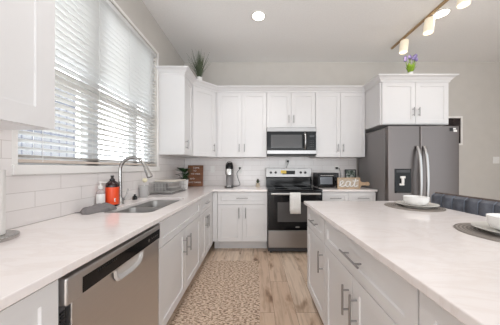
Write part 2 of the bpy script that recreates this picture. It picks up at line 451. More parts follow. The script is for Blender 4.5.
def cabinet(label, ox, oy, rot, w_, d, z0, z1, fronts, sw=.058, kick=False, kd=.055, zk=.11, hollow=False, name='base_cabinet', poly=None):
    e = thing(name, label, 'cabinet', (ox, oy, z0), math.radians(rot))
    b = B(); zb = zk if kick else 0
    if poly: 
        inv = (Matrix.Translation((ox, oy, 0)) @ Matrix.Rotation(math.radians(rot), 4, 'Z')).inverted()
        pp = [(inv @ Vector((x, y, 0)))[:2] for x, y in poly]
        prism(b, pp, 0, z1-z0)
    elif hollow:
        box(b, (.001, 0, zb), (.019, d, z1-z0)); box(b, (w_-.019, 0, zb), (w_-.001, d, z1-z0))
        box(b, (.019, 0, zb), (w_-.019, d, zb+.018)); box(b, (.019, d-.012, zb+.018), (w_-.019, d, z1-z0))
        box(b, (.019, 0, zb+.018), (w_-.019, .018, z1-z0))
    else: box(b, (.001, 0, zb), (w_-.001, d, z1-z0))
    obj('body', b, 'cab', e)
    if kick:
        b = B(); box(b, (.001, kd, 0), (w_-.001, kd+.02, zk)); obj('toe_kick', b, 'cab', e)
    for kind, x0, x1, a, c, hd in fronts:
        b = B(); shaker(b, x0, x1, a-z0, c-z0, .05 if kind == 'drawer' else sw)
        dr = obj(kind, b, 'cab', e)
        if hd:
            b = B(); pull(b, hd[1], hd[2]-z0, hd[3], hd[0] == 'v'); obj('handle', b, 'nickel', dr, smooth=True)
    return e
DZ = .672; FT = .846   # drawer/door split, top of fronts
CF = XF-.02            # carcass front plane of left run
D = CF-XL-.014
def base(label, y0, w_, fr, **k): return cabinet(label, CF, y0, 90, w_, D, 0, SLAB, fr, kick=True, **k)
base('white shaker base cabinet in the near left corner, left of the dishwasher', -.16, .80,
     [('drawer', 0, .80, DZ, FT, None), ('door', 0, .4, .115, DZ, ('v', .35, .54, .15)), ('door', .4, .8, .115, DZ, ('v', .45, .54, .15))])
base('white wide base cabinet under the double sink', 1.30, .97,
     [('drawer', 0, .97, DZ, FT, None), ('door', 0, .485, .115, DZ, ('v', .43, .53, .15)), ('door', .485, .97, .115, DZ, ('v', .54, .53, .15))], hollow=True)
base('white narrow base cabinet between sink cabinet and inner corner', 2.272, .50,
     [('drawer', 0, .50, DZ, FT, ('h', .25, .765, .15)), ('door', 0, .25, .115, DZ, ('v', .215, .54, .15)), ('door', .25, .5, .115, DZ, ('v', .285, .54, .15))])
BF = 2.92; BD = YB-BF-.014
lc = [o for o in bpy.data.objects if o.get('label', '').startswith('white narrow base')][0]
b = B(); box(b, (.503, -.018, .115), (.645, 0, FT)); box(b, (.503, .055, 0), (.70, .075, .11)); obj('corner_filler', b, 'cab', lc)
bc = cabinet('white base cabinet with drawer and two doors left of the stove', -.545, BF, 0, .705, BD, 0, SLAB,
     [('drawer', 0, .705, DZ, FT, ('h', .35, .765, .16)), ('door', 0, .3525, .15, DZ, ('v', .305, .56, .15)), ('door', .3525, .705, .15, DZ, ('v', .40, .56, .15))], kick=True, kd=.12, zk=.145)
b = B(); box(b, (-.068, -.018, .15), (-.003, 0, FT)); box(b, (-.068, .115, 0), (-.002, .135, .145)); obj('corner_filler', b, 'cab', bc)
cabinet('white base cabinet with two drawers between stove and fridge', .925, BF, 0, .77, BD, 0, SLAB,
     [('drawer', 0, .385, DZ, FT, ('h', .19, .765, .16)), ('drawer', .385, .77, DZ, FT, ('h', .58, .765, .16)),
      ('door', 0, .385, .15, DZ, ('v', .34, .56, .15)), ('door', .385, .77, .15, DZ, ('v', .43, .56, .15))], kick=True, kd=.12, zk=.145)
# island units: local x runs towards the camera
IX = .485; IY = 1.86
def isl(label, y1, w_, fr): return cabinet(label, IX, y1, -90, w_, .60, 0, SLAB, fr, kick=True, name='island_cabinet')
isl('white island cabinet at the far end, one drawer above one door', IY, .47,
    [('drawer', 0, .47, DZ, FT, ('h', .26, .765, .17)), ('door', 0, .47, .115, DZ, ('v', .43, .535, .15))])
isl('white wide island cabinet, one long drawer above two doors', IY-.472, .80,
    [('drawer', 0, .80, DZ, FT, ('h', .42, .765, .19)), ('door', 0, .40, .115, DZ, ('v', .36, .53, .15)), ('door', .40, .80, .115, DZ, ('v', .44, .53, .15))])
isl('white island cabinet nearest the camera, only its upper corner in view', IY-1.274, .80,
    [('drawer', 0, .80, DZ, FT, ('h', .56, .765, .19)), ('door', 0, .40, .115, DZ, ('v', .36, .53, .15)), ('door', .40, .80, .115, DZ, ('v', .44, .53, .15))])

# upper cabinets
def upper(label, *a, **k): return cabinet(label, *a, name='wall_cabinet', **k)
UD = .31
upper('white wall cabinet at the near left edge, beside the blind', -.92, .17, 90, .75, UD-.002, UZ0, UZ1,
      [('door', 0, .375, UZ0, UZ1, ('v', .34, 1.5, .13)), ('door', .375, .75, UZ0, UZ1, ('v', .41, 1.5, .13))], sw=.078)
upper('white tall wall cabinet on the window wall, right of the blind', -.92, 2.58, 90, .318, UD-.002, UZ0, UZ1,
      [('door', 0, .318, UZ0, UZ1, ('v', .04, 1.49, .12))])
s2 = math.sqrt(.5)
upper('white diagonal corner wall cabinet under the grass plant', -.90-.02*s2+.004, 2.90+.02*s2+.004, 45, .386, .2, UZ0, UZ1,
      [('door', .004, .382, UZ0, UZ1, ('v', .345, 1.5, .12))],
      poly=[(-.915, 2.901), (-.632, 3.19), (-.606, 3.20), (-.606, YB-.014), (XL+.014, YB-.014), (XL+.014, 2.901)])
BU = 3.20; BUD = YB-BU-.001
upper('white two-door wall cabinet between corner cabinet and microwave', -.603, BU, 0, .769, BUD, UZ0, UZ1,
      [('door', 0, .384, UZ0, UZ1, ('v', .345, 1.5, .12)), ('door', .384, .769, UZ0, UZ1, ('v', .425, 1.5, .12))])
upper('white short two-door wall cabinet above the microwave', .167, BU, 0, .755, BUD, 1.812, UZ1,
      [('door', 0, .3775, 1.812, UZ1, ('v', .34, 1.945, .12)), ('door', .3775, .755, 1.812, UZ1, ('v', .415, 1.945, .12))])
upper('white two-door wall cabinet right of the microwave', .924, BU, 0, .77, BUD, UZ0, UZ1,
      [('door', 0, .385, UZ0, UZ1, ('v', .345, 1.5, .12)), ('door', .385, .77, UZ0, UZ1, ('v', .425, 1.5, .12))])
upper('white deep two-door cabinet above the fridge', 1.697, 2.81, 0, .94, YB-2.81-.001, 1.785, UZ1,
      [('door', .02, .475, 1.79, UZ1, ('v', .435, 1.95, .12)), ('door', .475, .925, 1.79, UZ1, ('v', .51, 1.95, .12))])

# crown moulding: profile swept along the cabinet fronts with mitred corners
def crown(path, label):
    prof = [(-.012, 0), (.004, 0), (.006, .02), (.018, .03), (.034, .052), (.058, .066), (.066, .070), (.066, .084), (-.012, .084)]
    b = B(); P = [Vector(p) for p in path]; n = len(P); dirs = [(P[i+1]-P[i]).normalized() for i in range(n-1)]
    nor = [Vector((d.y, -d.x)) for d in dirs]; rings = []
    for i in range(n):
        if i == 0: m_ = nor[0]
        elif i == n-1: m_ = nor[-1]
        else:
            m_ = nor[i-1]+nor[i]; m_ = m_/(m_.dot(nor[i]))
        rings.append([b.verts.new((P[i].x+m_.x*o_, P[i].y+m_.y*o_, UZ1+z)) for o_, z in prof])
    k = len(prof)
    for A, C_ in zip(rings, rings[1:]):
        for j in range(k): b.faces.new((A[j], A[(j+1) % k], C_[(j+1) % k], C_[j]))
    b.faces.new(rings[0]); b.faces.new(rings[-1][::-1])
    return tag(obj('crown_moulding', b, 'cab'), label, 'moulding', 'crown mouldings')
crown([(XL, 2.578), (-.90, 2.578), (-.90, 2.90), (-.62, 3.18), (1.696, 3.18), (1.696, 2.79), (2.638, 2.79), (2.638, YB-.002)],
      'white crown moulding running along the tops of the far wall cabinets')
crown([(-.90, -.2), (-.90, .92), (XL+.005, .92)], 'white crown moulding on the near left wall cabinet')
b = B(); prism(b, [(XL+.002, 2.58), (-.92, 2.58), (-.92, 2.91), (-.64, 3.2), (1.72, 3.2), (1.72, 2.82), (2.62, 2.82), (2.62, YB-.002), (XL+.002, YB-.002)], UZ1+.0015, UZ1+.055)
tag(obj('cabinet_top_board', b, 'cab'), 'white top boards behind the crown moulding under both ornaments', 'board')

# ------------------------------------------------------------------ worktops
def worktop(name, xs, ys, keep, z0, z1, label, holes=None, name_loc=None):
    b = B(); V = {}
    def v(i, j, z):
        if (i, j, z) not in V: V[(i, j, z)] = b.verts.new((xs[i], ys[j], z))
        return V[(i, j, z)]
    cells = [(i, j) for i in range(len(xs)-1) for j in range(len(ys)-1) if keep(i, j)]
    cs = set(cells)
    for i, j in cells:
        b.faces.new((v(i, j, z1), v(i+1, j, z1), v(i+1, j+1, z1), v(i, j+1, z1)))
        b.faces.new((v(i, j, z0), v(i, j+1, z0), v(i+1, j+1, z0), v(i+1, j, z0)))
        for (a, c, q) in (((i, j), (i+1, j), (i, j-1)), ((i+1, j), (i+1, j+1), (i+1, j)), ((i+1, j+1), (i, j+1), (i, j+1)), ((i, j+1), (i, j), (i-1, j))):
            if q not in cs: b.faces.new((v(*a, z0), v(*c, z0), v(*c, z1), v(*a, z1)))
    if holes:
        ed = [e for e in b.edges if abs(e.verts[0].co.z-e.verts[1].co.z) > .01 and any(abs(e.verts[0].co.x-hx) < 1e-4 and abs(e.verts[0].co.y-hy) < 1e-4 for hx, hy in holes)]
        bmesh.ops.bevel(b, geom=ed, offset=.05, segments=6, profile=.5, affect='EDGES')
    o = obj(name, b, 'quartz', bevel=.004, bseg=3); return tag(o, label, 'worktop', 'quartz worktops')
SX0, SX1, SY0, SY1 = -1.055, -.715, 1.39, 2.10
worktop('worktop', [XL+.013, SX0, SX1, -.59, .160], [-.6, SY0, SY1, 2.87, YB-.013],
        lambda i, j: not (i == 1 and j == 1) and not (i == 3 and j < 3), SLAB+.001, TOP,
        'white veined quartz worktop on the left, holding the sink', [(SX0, SY0), (SX1, SY0), (SX0, SY1), (SX1, SY1)])
worktop('worktop', [.924, 1.703], [2.87, YB-.013], lambda i, j: True, SLAB+.001, TOP, 'short white quartz worktop between stove and fridge')
worktop('worktop', [.44, 1.43], [-.9, 1.89], lambda i, j: True, SLAB+.001, TOP, 'large white quartz island top holding the place settings')
b = B(); box(b, (IX+.60+.002, -.9, 0), (IX+.60+.03, IY, SLAB)); tag(obj('island_back_panel', b, 'cab'), 'white back panel of the island facing the blue stool', 'panel')

# ------------------------------------------------------------------ sink
sk = thing('kitchen_sink', 'stainless steel double bowl sink set into the left worktop', 'sink', ((SX0+SX1)/2, (SY0+SY1)/2, SLAB))
def bowl(y0, y1):
    b = B(); cx, cy = (SX0+SX1)/2, (SY0+SY1)/2
    def ring(x0, x1, a, c, z, r=.05, seg=6):
        out = []
        for px, py, an in ((x1-r, c-r, 0), (x0+r, c-r, 90), (x0+r, a+r, 180), (x1-r, a+r, 270)):
            for k in range(seg+1):
                t = math.radians(an+90*k/seg); out.append(b.verts.new((px+r*math.cos(t)-cx, py+r*math.sin(t)-cy, z)))
        return out
    R = [ring(SX0-.004, SX1+.004, y0, y1, .0, .052), ring(SX0, SX1, y0+.004, y1-.004, -.012, .05), ring(SX0+.008, SX1-.008, y0+.012, y1-.012, -.17, .045),
         ring(SX0+.035, SX1-.035, y0+.04, y1-.04, -.185, .04)]
    for A, C_ in zip(R, R[1:]):
        n = len(A)
        for k in range(n): b.faces.new((A[k], A[(k+1) % n], C_[(k+1) % n], C_[k]))
    b.faces.new(R[-1]); return b
SM = 1.745
o = obj('bowl', bowl(SY0-.004, SM-.008), 'sinksteel', sk, smooth=True)
o2 = obj('bowl', bowl(SM+.008, SY1+.004), 'sinksteel', sk, smooth=True)
b = B(); box(b, (SX0-.004-(SX0+SX1)/2, SM-.009-(SY0+SY1)/2, -.03), (SX1+.004-(SX0+SX1)/2, SM+.009-(SY0+SY1)/2, -.002)); obj('divider', b, 'chrome', sk, bevel=.004)
for yy in ((SY0+SM)/2, (SM+SY1)/2):
    b = B(); lathe(b, [(.042, -.1845), (.042, -.182), (.03, -.182), (.028, -.1845)], (0, yy-(SY0+SY1)/2, 0)); obj('drain', b, 'dark', sk, smooth=True)

# faucet
fx, fy = -1.14, 1.72
fc = thing('faucet', 'tall brushed nickel gooseneck faucet behind the sink', 'faucet', (fx, fy, TOP))
b = B(); lathe(b, [(.031, 0), (.031, .006), (.026, .012), (.024, .05), (.022, .055)]); obj('base', b, 'chrome', fc, smooth=True)
R = .107; zc = 1.17-TOP
p = [(0, 0, .05), (0, 0, .12), (0, 0, zc-.03)]+arc((R, 0, zc), R, 180, 25, 18)
b = B(); tube(b, p, [.016, .0145, .0135]+[.0135]*19, 16); obj('spout', b, 'chrome', fc, smooth=True)
e = Vector(p[-1]); dr = Vector((math.sin(math.radians(25)), 0, -math.cos(math.radians(25))))
b = B(); tube(b, [e-dr*.004, e+dr*.02, e+dr*.03, e+dr*.09, e+dr*.112, e+dr*.115], [.015, .016, .018, .023, .024, .019], 16); obj('spray_head', b, 'chrome', fc, smooth=True)
b = B(); tube(b, [(0, .015, .035), (0, .05, .035)], .013, 12); tube(b, [(0, .045, .035), (.012, .062, .065), (.02, .075, .12)], [.007, .006, .005], 10); obj('lever', b, 'chrome', fc, smooth=True)

# ------------------------------------------------------------------ dishwasher
dw = thing('dishwasher', 'stainless steel dishwasher with dark control strip under the left worktop', 'dishwasher', (CF, .646, 0), PI/2)
W = .648
b = B(); box(b, (.004, .012, .10), (W-.004, .55, .855)); obj('body', b, 'dark', dw)
b = B(); box(b, (.004, .06, 0), (W-.004, .08, .10)); obj('toe_kick', b, 'blackm', dw)
# door with a scooped pocket grip
b = B(); yf = -.024
box(b, (.034, yf, .115), (W-.006, .01, .745)); obj('door', b, 'dwsteel', dw, bevel=.003)
b = B(); box(b, (.006, -.004, .115), (.032, .01, .745)); obj('side_strip', b, 'dark', dw)
b = B()
for k in range(9): box(b, (.012, -.008, .62+.012*k), (.028, -.003, .626+.012*k))
obj('vent', b, 'blackm', dw)
b = B(); box(b, (.004, -.034, .748), (W-.004, .01, .838)); cp = obj('control_panel', b, 'dwsteel', dw, bevel=.006)
b = B(); box(b, (.065, -.0355, .757), (W-.02, -.0335, .812)); obj('control_strip', b, 'black', cp)
b = B()
for k in range(10): box(b, (.13+.011*k, -.0365, .797), (.137+.011*k, -.0353, .803))
obj('vent_slot', b, 'blackm', cp)
b = B()
T = Matrix.Translation((.50, -.0357, .785)) @ Matrix.Rotation(PI/2, 4, 'X')
lathe(b, [(.009, 0), (.009, .002), (.007, .002)], seg=16, T=T); obj('button', b, 'chrome', cp)
for k in range(4): b = B(); box(b, (.53+.02*k, -.0368, .782), (.54+.02*k, -.0353, .788)); obj('button', b, 'chrome', cp)
b = B()   # pocket handle: shallow cup hanging below the panel
prof = [(-.115, 0), (-.11, -.03), (-.097, -.05), (-.07, -.063), (0, -.068), (.07, -.063), (.097, -.05), (.11, -.03), (.115, 0)]
lo = [b.verts.new((.34+x, -.0285, .75+z)) for x, z in prof]; mid = [b.verts.new((.34+x*.93, -.036, .75+z*.9)) for x, z in prof]
inn = [b.verts.new((.34+x*.84, -.034, .75+z*.74)) for x, z in prof]; dp = [b.verts.new((.34+x*.78, -.0255, .75+z*.62)) for x, z in prof]
for P_, Q_ in ((lo, mid), (mid, inn), (inn, dp)):
    for k in range(len(prof)-1): b.faces.new((P_[k], P_[k+1], Q_[k+1], Q_[k]))
b.faces.new(dp)
obj('handle', b, mat('satin_silver_grip', rgb(205, 202, 200), .3, .35), dw, smooth=True)

# ------------------------------------------------------------------ stove
RX0, RX1 = .166, .918; RW = RX1-RX0
st = thing('stove', 'stainless steel and black electric range under the microwave', 'stove', (RX0, 2.86, 0))
b = B(); box(b, (0, 0, .03), (RW, .60, .872)); obj('body', b, 'dark', st)
b = B(); box(b, (-.001, -.035, .873), (RW+.001, .60, .892)); obj('cooktop', b, 'black', st, bevel=.004)
for cx, cy, r in ((.2, .12, .1), (.56, .12, .08), (.2, .42, .08), (.56, .42, .1)):
    b = B(); lathe(b, [(r, .8922), (r, .8926), (r-.004, .8926), (r-.004, .8922)], (cx, cy, 0), 32); obj('burner_ring', b, 'dark', st)
def yz_prism(bm, pts, x0, x1):
    A = [bm.verts.new((x0, y, z)) for y, z in pts]; C_ = [bm.verts.new((x1, y, z)) for y, z in pts]; n = len(pts)
    bm.faces.new(A[::-1]); bm.faces.new(C_)
    for i in range(n): bm.faces.new((A[i], A[(i+1) % n], C_[(i+1) % n], C_[i]))
b = B(); yz_prism(b, [(.51, .893), (.60, .893), (.60, 1.185), (.55, 1.185), (.535, 1.035), (.51, 1.03)], 0, RW); obj('backguard', b, 'black', st, bevel=.004)
b = B(); yz_prism(b, [(.525, 1.04), (.545, 1.04), (.56, 1.188), (.545, 1.188)], -.002, RW+.002); pnl = obj('control_panel', b, 'steel', st, bevel=.004)
def knob(x, z):
    T = Matrix.Translation((x, .534, z)) @ Matrix.Rotation(PI/2-.1, 4, 'X')
    b = B(); lathe(b, [(.020, -.006), (.020, .004), (.016, .006), (.015, .024), (.012, .026)], seg=20, T=T)
    obj('knob', b, 'blackm', pnl, smooth=True)
for x in (.08, .16, .575, .65): knob(x, 1.115)
b = B(); T = Matrix.Rotation(0, 4, 'X')
yz_prism(b, [(.529, 1.085), (.531, 1.085), (.5375, 1.145), (.5355, 1.145)], .27, .48); obj('display', b, 'black', pnl)
b = B(); yz_prism(b, [(.5265, 1.10), (.529, 1.10), (.5335, 1.15), (.531, 1.15)], .245, .335); obj('sticker', b, 'yellow', pnl)
b = B(); box(b, (.004, -.045, .335), (RW-.004, -.001, .868)); od = obj('oven_door', b, 'black', st, bevel=.005)
b = B(); box(b, (.13, -.0475, .45), (RW-.13, -.0445, .72)); obj('oven_window', b, 'oven_glass', od)
b = B(); box(b, (.006, -.0478, .815), (RW-.006, -.0448, .862)); obj('trim_band', b, 'blackm', od)
b = B(); tube(b, [(.04, -.085, .838), (RW-.04, -.085, .838)], .015, 16)
for x in (.07, RW-.07): tube(b, [(x, -.045, .838), (x, -.085, .838)], .009, 10)
obj('handle', b, 'bar', od, smooth=True)
b = B(); lathe(b, [(.03, 0), (.03, .001), (.028, .0014)], seg=24, T=Matrix.Translation((RW/2+.03, -.0452, .378)) @ Matrix.Rotation(PI/2, 4, 'X'), sy=.34); obj('badge', b, 'bar', od)
b = B(); box(b, (.004, -.04, .092), (RW-.004, -.001, .328)); obj('storage_drawer', b, 'steel', st, bevel=.006)
b = B()
for x in (.03, RW-.06): box(b, (x, .02, 0), (x+.03, .05, .03)); box(b, (x, .5, 0), (x+.03, .53, .03))
obj('foot', b, 'blackm', st)
# towel draped over the oven handle
b = B(); tw0, tw1 = .292, .435
path = [(-.068, .60), (-.0665, .7), (-.067, .80), (-.069, .838), (-.0745, .8515), (-.085, .8565), (-.0955, .8515), (-.1015, .838), (-.103, .75), (-.104, .66), (-.105, .575)]
N = 12; g1 = []
for i in range(N+1):
    x = tw0+(tw1-tw0)*i/N
    g1.append([b.verts.new((x, y+(.003*math.sin(i*1.3+k*.2) if k > 7 else 0), z)) for k, (y, z) in enumerate(path)])
for i in range(N):
    for k in range(len(path)-1): b.faces.new((g1[i][k], g1[i+1][k], g1[i+1][k+1], g1[i][k+1]))
tw = obj('dish_towel', b, 'towel', smooth=True, loc=(RX0, 2.86, 0)); s_ = tw.modifiers.new('thick', 'SOLIDIFY'); s_.thickness = .004; s_.offset = 0
tag(tw, 'white dish towel folded over the oven door handle', 'towel')

# ------------------------------------------------------------------ microwave
mw = thing('microwave', 'stainless over-the-range microwave above the stove', 'microwave', (RX0, 3.12, 1.385))
MH = .425
b = B(); box(b, (0, .02, 0), (RW, YB-3.12-.014, MH)); obj('body', b, 'dark', mw)
b = B(); box(b, (0, 0, MH-.065), (RW, .02, MH)); obj('top_trim', b, 'steel', mw, bevel=.004)
b = B(); box(b, (0, -.006, .018), (RW, .02, .075)); obj('bottom_trim', b, 'steel', mw, bevel=.004)
b = B(); box(b, (0, 0, 0), (RW, .02, .016)); obj('underside_lip', b, 'blackm', mw)
b = B(); box(b, (.004, -.008, .077), (.60, .02, MH-.067)); md = obj('door', b, 'black', mw, bevel=.004)
b = B(); box(b, (.06, -.0095, .11), (.53, -.0075, MH-.115)); obj('window_panel', b, 'oven_glass', md)
b = B(); tube(b, [(.575, -.008, .095), (.575, -.04, .12), (.575, -.052, .21), (.575, -.04, .31), (.575, -.008, .335)], .013, 14); obj('handle', b, 'bar', md, smooth=True)
b = B(); box(b, (.604, -.006, .077), (RW-.004, .02, MH-.067)); mc = obj('control_panel', b, 'black', mw, bevel=.003)
b = B(); box(b, (.65, -.0075, .275), (.72, -.0055, .305)); obj('display', b, 'dark', mc)
for i in range(3):
    for j in range(4): b = B(); box(b, (.65+.024*i, -.0072, .13+.028*j), (.662+.024*i, -.0055, .138+.028*j)); obj('button', b, 'dark', mc)

# ------------------------------------------------------------------ fridge
FX0 = 1.716; FW = .932; FH = 1.735
fr = thing('fridge', 'stainless side-by-side fridge with water dispenser at the right', 'fridge', (FX0, 2.665, 0))
b = B(); box(b, (0, .07, .03), (FW, .77, FH-.012)); obj('body', b, 'fside', fr, bevel=.004)
b = B(); rbox(b, .002, .418, 0, .066, .06, FH, .012); fd = obj('freezer_door', b, 'fsteel', fr, smooth=True)
b = B(); rbox(b, .424, FW-.002, 0, .066, .06, FH, .012); rd = obj('fridge_door', b, 'fsteel', fr, smooth=True)
def fhandle(x, par):
    n = 14; z0, z1 = .62, 1.475; b = B(); pts = []
    for i in range(n+1):
        t = i/n; pts.append((x, -.004-.058*math.sin(PI*t)**.55, z0+(z1-z0)*t))
    rings = []
    for (x_, y, z) in pts:
        rings.append([b.verts.new((x_+dx, y+dy, z)) for dx, dy in ((-.018, .0), (-.018, -.012), (-.011, -.018), (.011, -.018), (.018, -.012), (.018, 0))])
    for A, C_ in zip(rings, rings[1:]):
        for k in range(6): b.faces.new((A[k], A[(k+1) % 6], C_[(k+1) % 6], C_[k]))
    b.faces.new(rings[0]); b.faces.new(rings[-1])
    obj('handle', b, 'bar', par, smooth=True)
fhandle(.376, fd); fhandle(.462, rd)
b = B(); box(b, (.085, -.006, .865), (.30, .003, 1.18)); dp_ = obj('water_dispenser', b, 'black', fd, bevel=.004)
b = B(); box(b, (.105, -.0075, 1.13), (.28, -.0055, 1.165)); obj('control_strip', b, 'dark', dp_)
b = B(); box(b, (.15, -.022, 1.055), (.215, -.005, 1.085)); box(b, (.165, -.028, .99), (.195, -.006, 1.055)); box(b, (.14, -.02, .965), (.20, -.006, .99)); obj('nozzle', b, 'plastic', dp_, bevel=.004)
b = B(); box(b, (.10, -.02, .872), (.285, -.005, .885)); obj('drip_tray', b, 'blackm', dp_)
b = B(); box(b, (.01, .02, .0), (FW-.01, .7, .055)); obj('base_grille', b, 'blackm', fr)
# magnets on the top corner of the fridge door
for dx, dz, mm, w1, h1, lb in ((.80, 1.67, 'blackm', .04, .04, 'black'), (.845, 1.69, 'white', .035, .02, 'white upper'), (.85, 1.66, 'plastic', .045, .025, 'white lower')):
    b = B(); box(b, (0, -.004, 0), (w1, 0, h1)); tag(obj('fridge_magnet', b, mm, bevel=.002, loc=(FX0+dx, 2.6645, dz)), f'small {lb} magnet on the top right corner of the fridge', 'magnet', 'fridge magnets')

# ------------------------------------------------------------------ things on the left worktop
# paper towel roll on a flat holder
pt = thing('paper_towel_holder', 'round grey steel paper towel stand at the near left edge', 'holder', (-1.122, .852, TOP))
b = B(); lathe(b, [(.091, 0), (.093, .003), (.093, .016), (.090, .019), (0, .019)], seg=48); obj('base', b, 'chrome', pt, smooth=True)
b = B(); tube(b, [(0, 0, .018), (0, 0, .33)], .007, 12); lathe(b, [(.014, .33), (.014, .345), (.006, .352)]); obj('rod', b, 'chrome', pt, smooth=True)
b = B(); lathe(b, [(.02, .0205), (.052, .0205), (.052, .295), (.02, .295)], seg=40); rl = obj('paper_towel_roll', b, 'paper', smooth=True, loc=(-1.122, .852, TOP)); tag(rl, 'white paper towel roll standing at the left edge of the worktop', 'paper towel')

# grey cloth
b = B(); N1, N2 = 26, 16; rows = []
for i in range(N1+1):
    row = []
    for j in range(N2+1):
        u, v_ = i/N1*2-1, j/N2*2-1
        rr = max(0, 1-(abs(u)**2.6)*.9-(abs(v_)**2.6)*.9)
        h = .012+.038*rr**.5*(.65+.35*math.sin(u*4+v_*2.2+1)) + .006*math.sin(u*9-v_*5)
        row.append(b.verts.new((u*.062*(1+.1*math.sin(v_*5)), v_*.10*(1+.1*math.sin(u*4)), max(.004, h if rr > 0.02 else .004))))
    rows.append(row)
bot = [[b.verts.new((q.co.x*.98, q.co.y*.98, 0)) for q in r_] for r_ in rows]
for i in range(N1):
    for j in range(N2):
        b.faces.new((rows[i][j], rows[i+1][j], rows[i+1][j+1], rows[i][j+1])); b.faces.new((bot[i][j], bot[i][j+1], bot[i+1][j+1], bot[i+1][j]))
for i in range(N1):
    b.faces.new((rows[i][0], bot[i][0], bot[i+1][0], rows[i+1][0])); b.faces.new((rows[i][N2], rows[i+1][N2], bot[i+1][N2], bot[i][N2]))
for j in range(N2):
    b.faces.new((rows[0][j], rows[0][j+1], bot[0][j+1], bot[0][j])); b.faces.new((rows[N1][j], bot[N1][j], bot[N1][j+1], rows[N1][j+1]))
tag(obj('cleaning_cloth', b, 'cloth', smooth=True, loc=(-1.108, 1.44, TOP+.0005)), 'crumpled grey cloth lying beside the clear soap bottle', 'cloth')
bpy.data.objects['cleaning_cloth'].rotation_euler = (0, 0, -.45)

# clear soap pump bottle
sb = thing('soap_bottle', 'clear pump soap bottle left of the orange bottle', 'bottle', (-1.165, 1.545, TOP))
sb.location = (-1.178, 1.555, TOP)
b = B(); lathe(b, [(.026, 0), (.028, .004), (.028, .115), (.024, .13), (.013, .14), (.013, .148)], seg=28); obj('bottle_body', b, 'clearp', sb, smooth=True)
b = B(); lathe(b, [(.0255, .005), (.0255, .03), (.0, .03)], seg=24); obj('liquid', b, 'frost', sb, smooth=True)
b = B(); lathe(b, [(.0285, .03), (.0287, .032), (.0287, .105), (.0285, .107)], seg=28); obj('paper_label', b, 'white', sb, smooth=True)
b = B(); lathe(b, [(.016, .145), (.016, .165), (.006, .168), (.006, .19), (.012, .192), (.012, .20), (0, .201)]); box(b, (0, -.006, .191), (.045, .006, .199)); obj('pump', b, 'plastic', sb, smooth=True)

# orange bottle
ob = thing('dish_soap_bottle', 'dark bottle with bright orange label and black cap beside the faucet', 'bottle', (-1.146, 1.635, TOP))
b = B(); lathe(b, [(.040, 0), (.045, .006), (.045, .165), (.041, .184), (.022, .199), (.016, .202), (.016, .207)], seg=32); obj('bottle_body', b, 'ember', ob, smooth=True)
b = B(); lathe(b, [(.0455, .016), (.0457, .018), (.0457, .150), (.0455, .152)], seg=32); lb = obj('label_band', b, 'orange', ob, smooth=True)
b = B(); lathe(b, [(.018, .2), (.018, .215), (.011, .218), (.009, .232), (.012, .234), (.012, .243), (0, .244)]); obj('cap', b, 'blackm', ob, smooth=True)
b = B()
for (y_, z_, w1, h1) in ((.01, .040, .012, .006), (.006, .048, .008, .014), (.012, .06, .01, .006)):
    a = -.65+y_*6; x_ = .0462
    T = Matrix.Rotation(a, 4, 'Z'); box(b, (x_-.0006, -w1/2, z_), (x_+.0006, w1/2, z_+h1), T)
obj('white_mark', b, 'white', lb)

# black scrub brush, cup with brush
br_ = thing('scrub_brush', 'small black scrub brush lying behind the faucet lever', 'brush', (-1.165, 1.97, TOP))
b = B(); lathe(b, [(.0, 0), (.022, .0), (.024, .012), (.02, .016)], seg=20); obj('bristles', b, 'blackm', br_)
b = B(); lathe(b, [(.02, .0165), (.023, .024), (.015, .034), (.008, .04), (.010, .05), (0, .054)], seg=20); obj('grip', b, 'black', br_, smooth=True)
cu = thing('utensil_cup', 'frosted grey cup standing left of the dish rack', 'cup', (-1.165, 2.13, TOP))
b = B(); lathe(b, [(.040, 0), (.042, .004), (.044, .122), (.041, .122), (.038, .008), (0, .008)], seg=32); obj('cup_wall', b, 'frost', cu, smooth=True)
db = thing('dish_brush', 'cream round-headed dish brush standing in the frosted cup', 'brush', (-1.165, 2.13, TOP+.01))
b = B(); tube(b, [(0, -.005, 0), (.002, 0, .08), (.006, .005, .15)], .005, 8); obj('stick', b, 'plastic', db, smooth=True)
b = B(); lathe(b, [(0, -.024), (.016, -.018), (.026, 0), (.018, .018), (0, .024)], (.007, .006, .165), 20); obj('brush_head', b, 'cream', db, smooth=True)

# dish rack
dk = thing('dish_rack', 'grey wire dish rack on the worktop right of the sink', 'dish rack', (-1.08, 2.56, TOP))
hx, hy = .125, .24
b = B(); rbox(b, -hx-.005, hx+.005, -hy-.005, hy+.005, 0, .01, .02); obj('drip_tray', b, 'fside', dk, bevel=.003)
b = B(); r_ = .0028
for z in (.03, .08, .135):
    tube(b, [(-hx, -hy, z), (hx, -hy, z), (hx, hy, z), (-hx, hy, z), (-hx, -hy, z)], r_*(1.4 if z > .1 else 1), 6)
for k in range(13):
    y = -hy+2*hy*k/12
    tube(b, [(-hx, y, .135), (-hx, y, .028), (hx, y, .028), (hx, y, .135)], r_*.8, 6)
for k in range(8):
    x = -hx+2*hx*k/7
    for y in (-hy, hy): tube(b, [(x, y, .028), (x, y, .135)], r_*.8, 6)
for sx in (-1, 1):
    for sy in (-1, 1): tube(b, [(sx*hx*.9, sy*hy*.9, .008), (sx*hx*.9, sy*hy*.9, .03)], .004, 6)
obj('wire_basket', b, 'rackwire', dk)
b = B()
for k in range(7): box(b, (-.088+.016*k, -.218, .04), (-.079+.016*k, -.213, .12)); box(b, (-.088+.016*k, -.165, .04), (-.079+.016*k, -.16, .12))
box(b, (-.09, -.219, .036), (.02, -.159, .042)); box(b, (-.09, -.2195, .115), (.02, -.212, .122)); box(b, (-.09, -.166, .115), (.02, -.159, .122))
obj('cutlery_holder', b, 'rackgrey', dk)
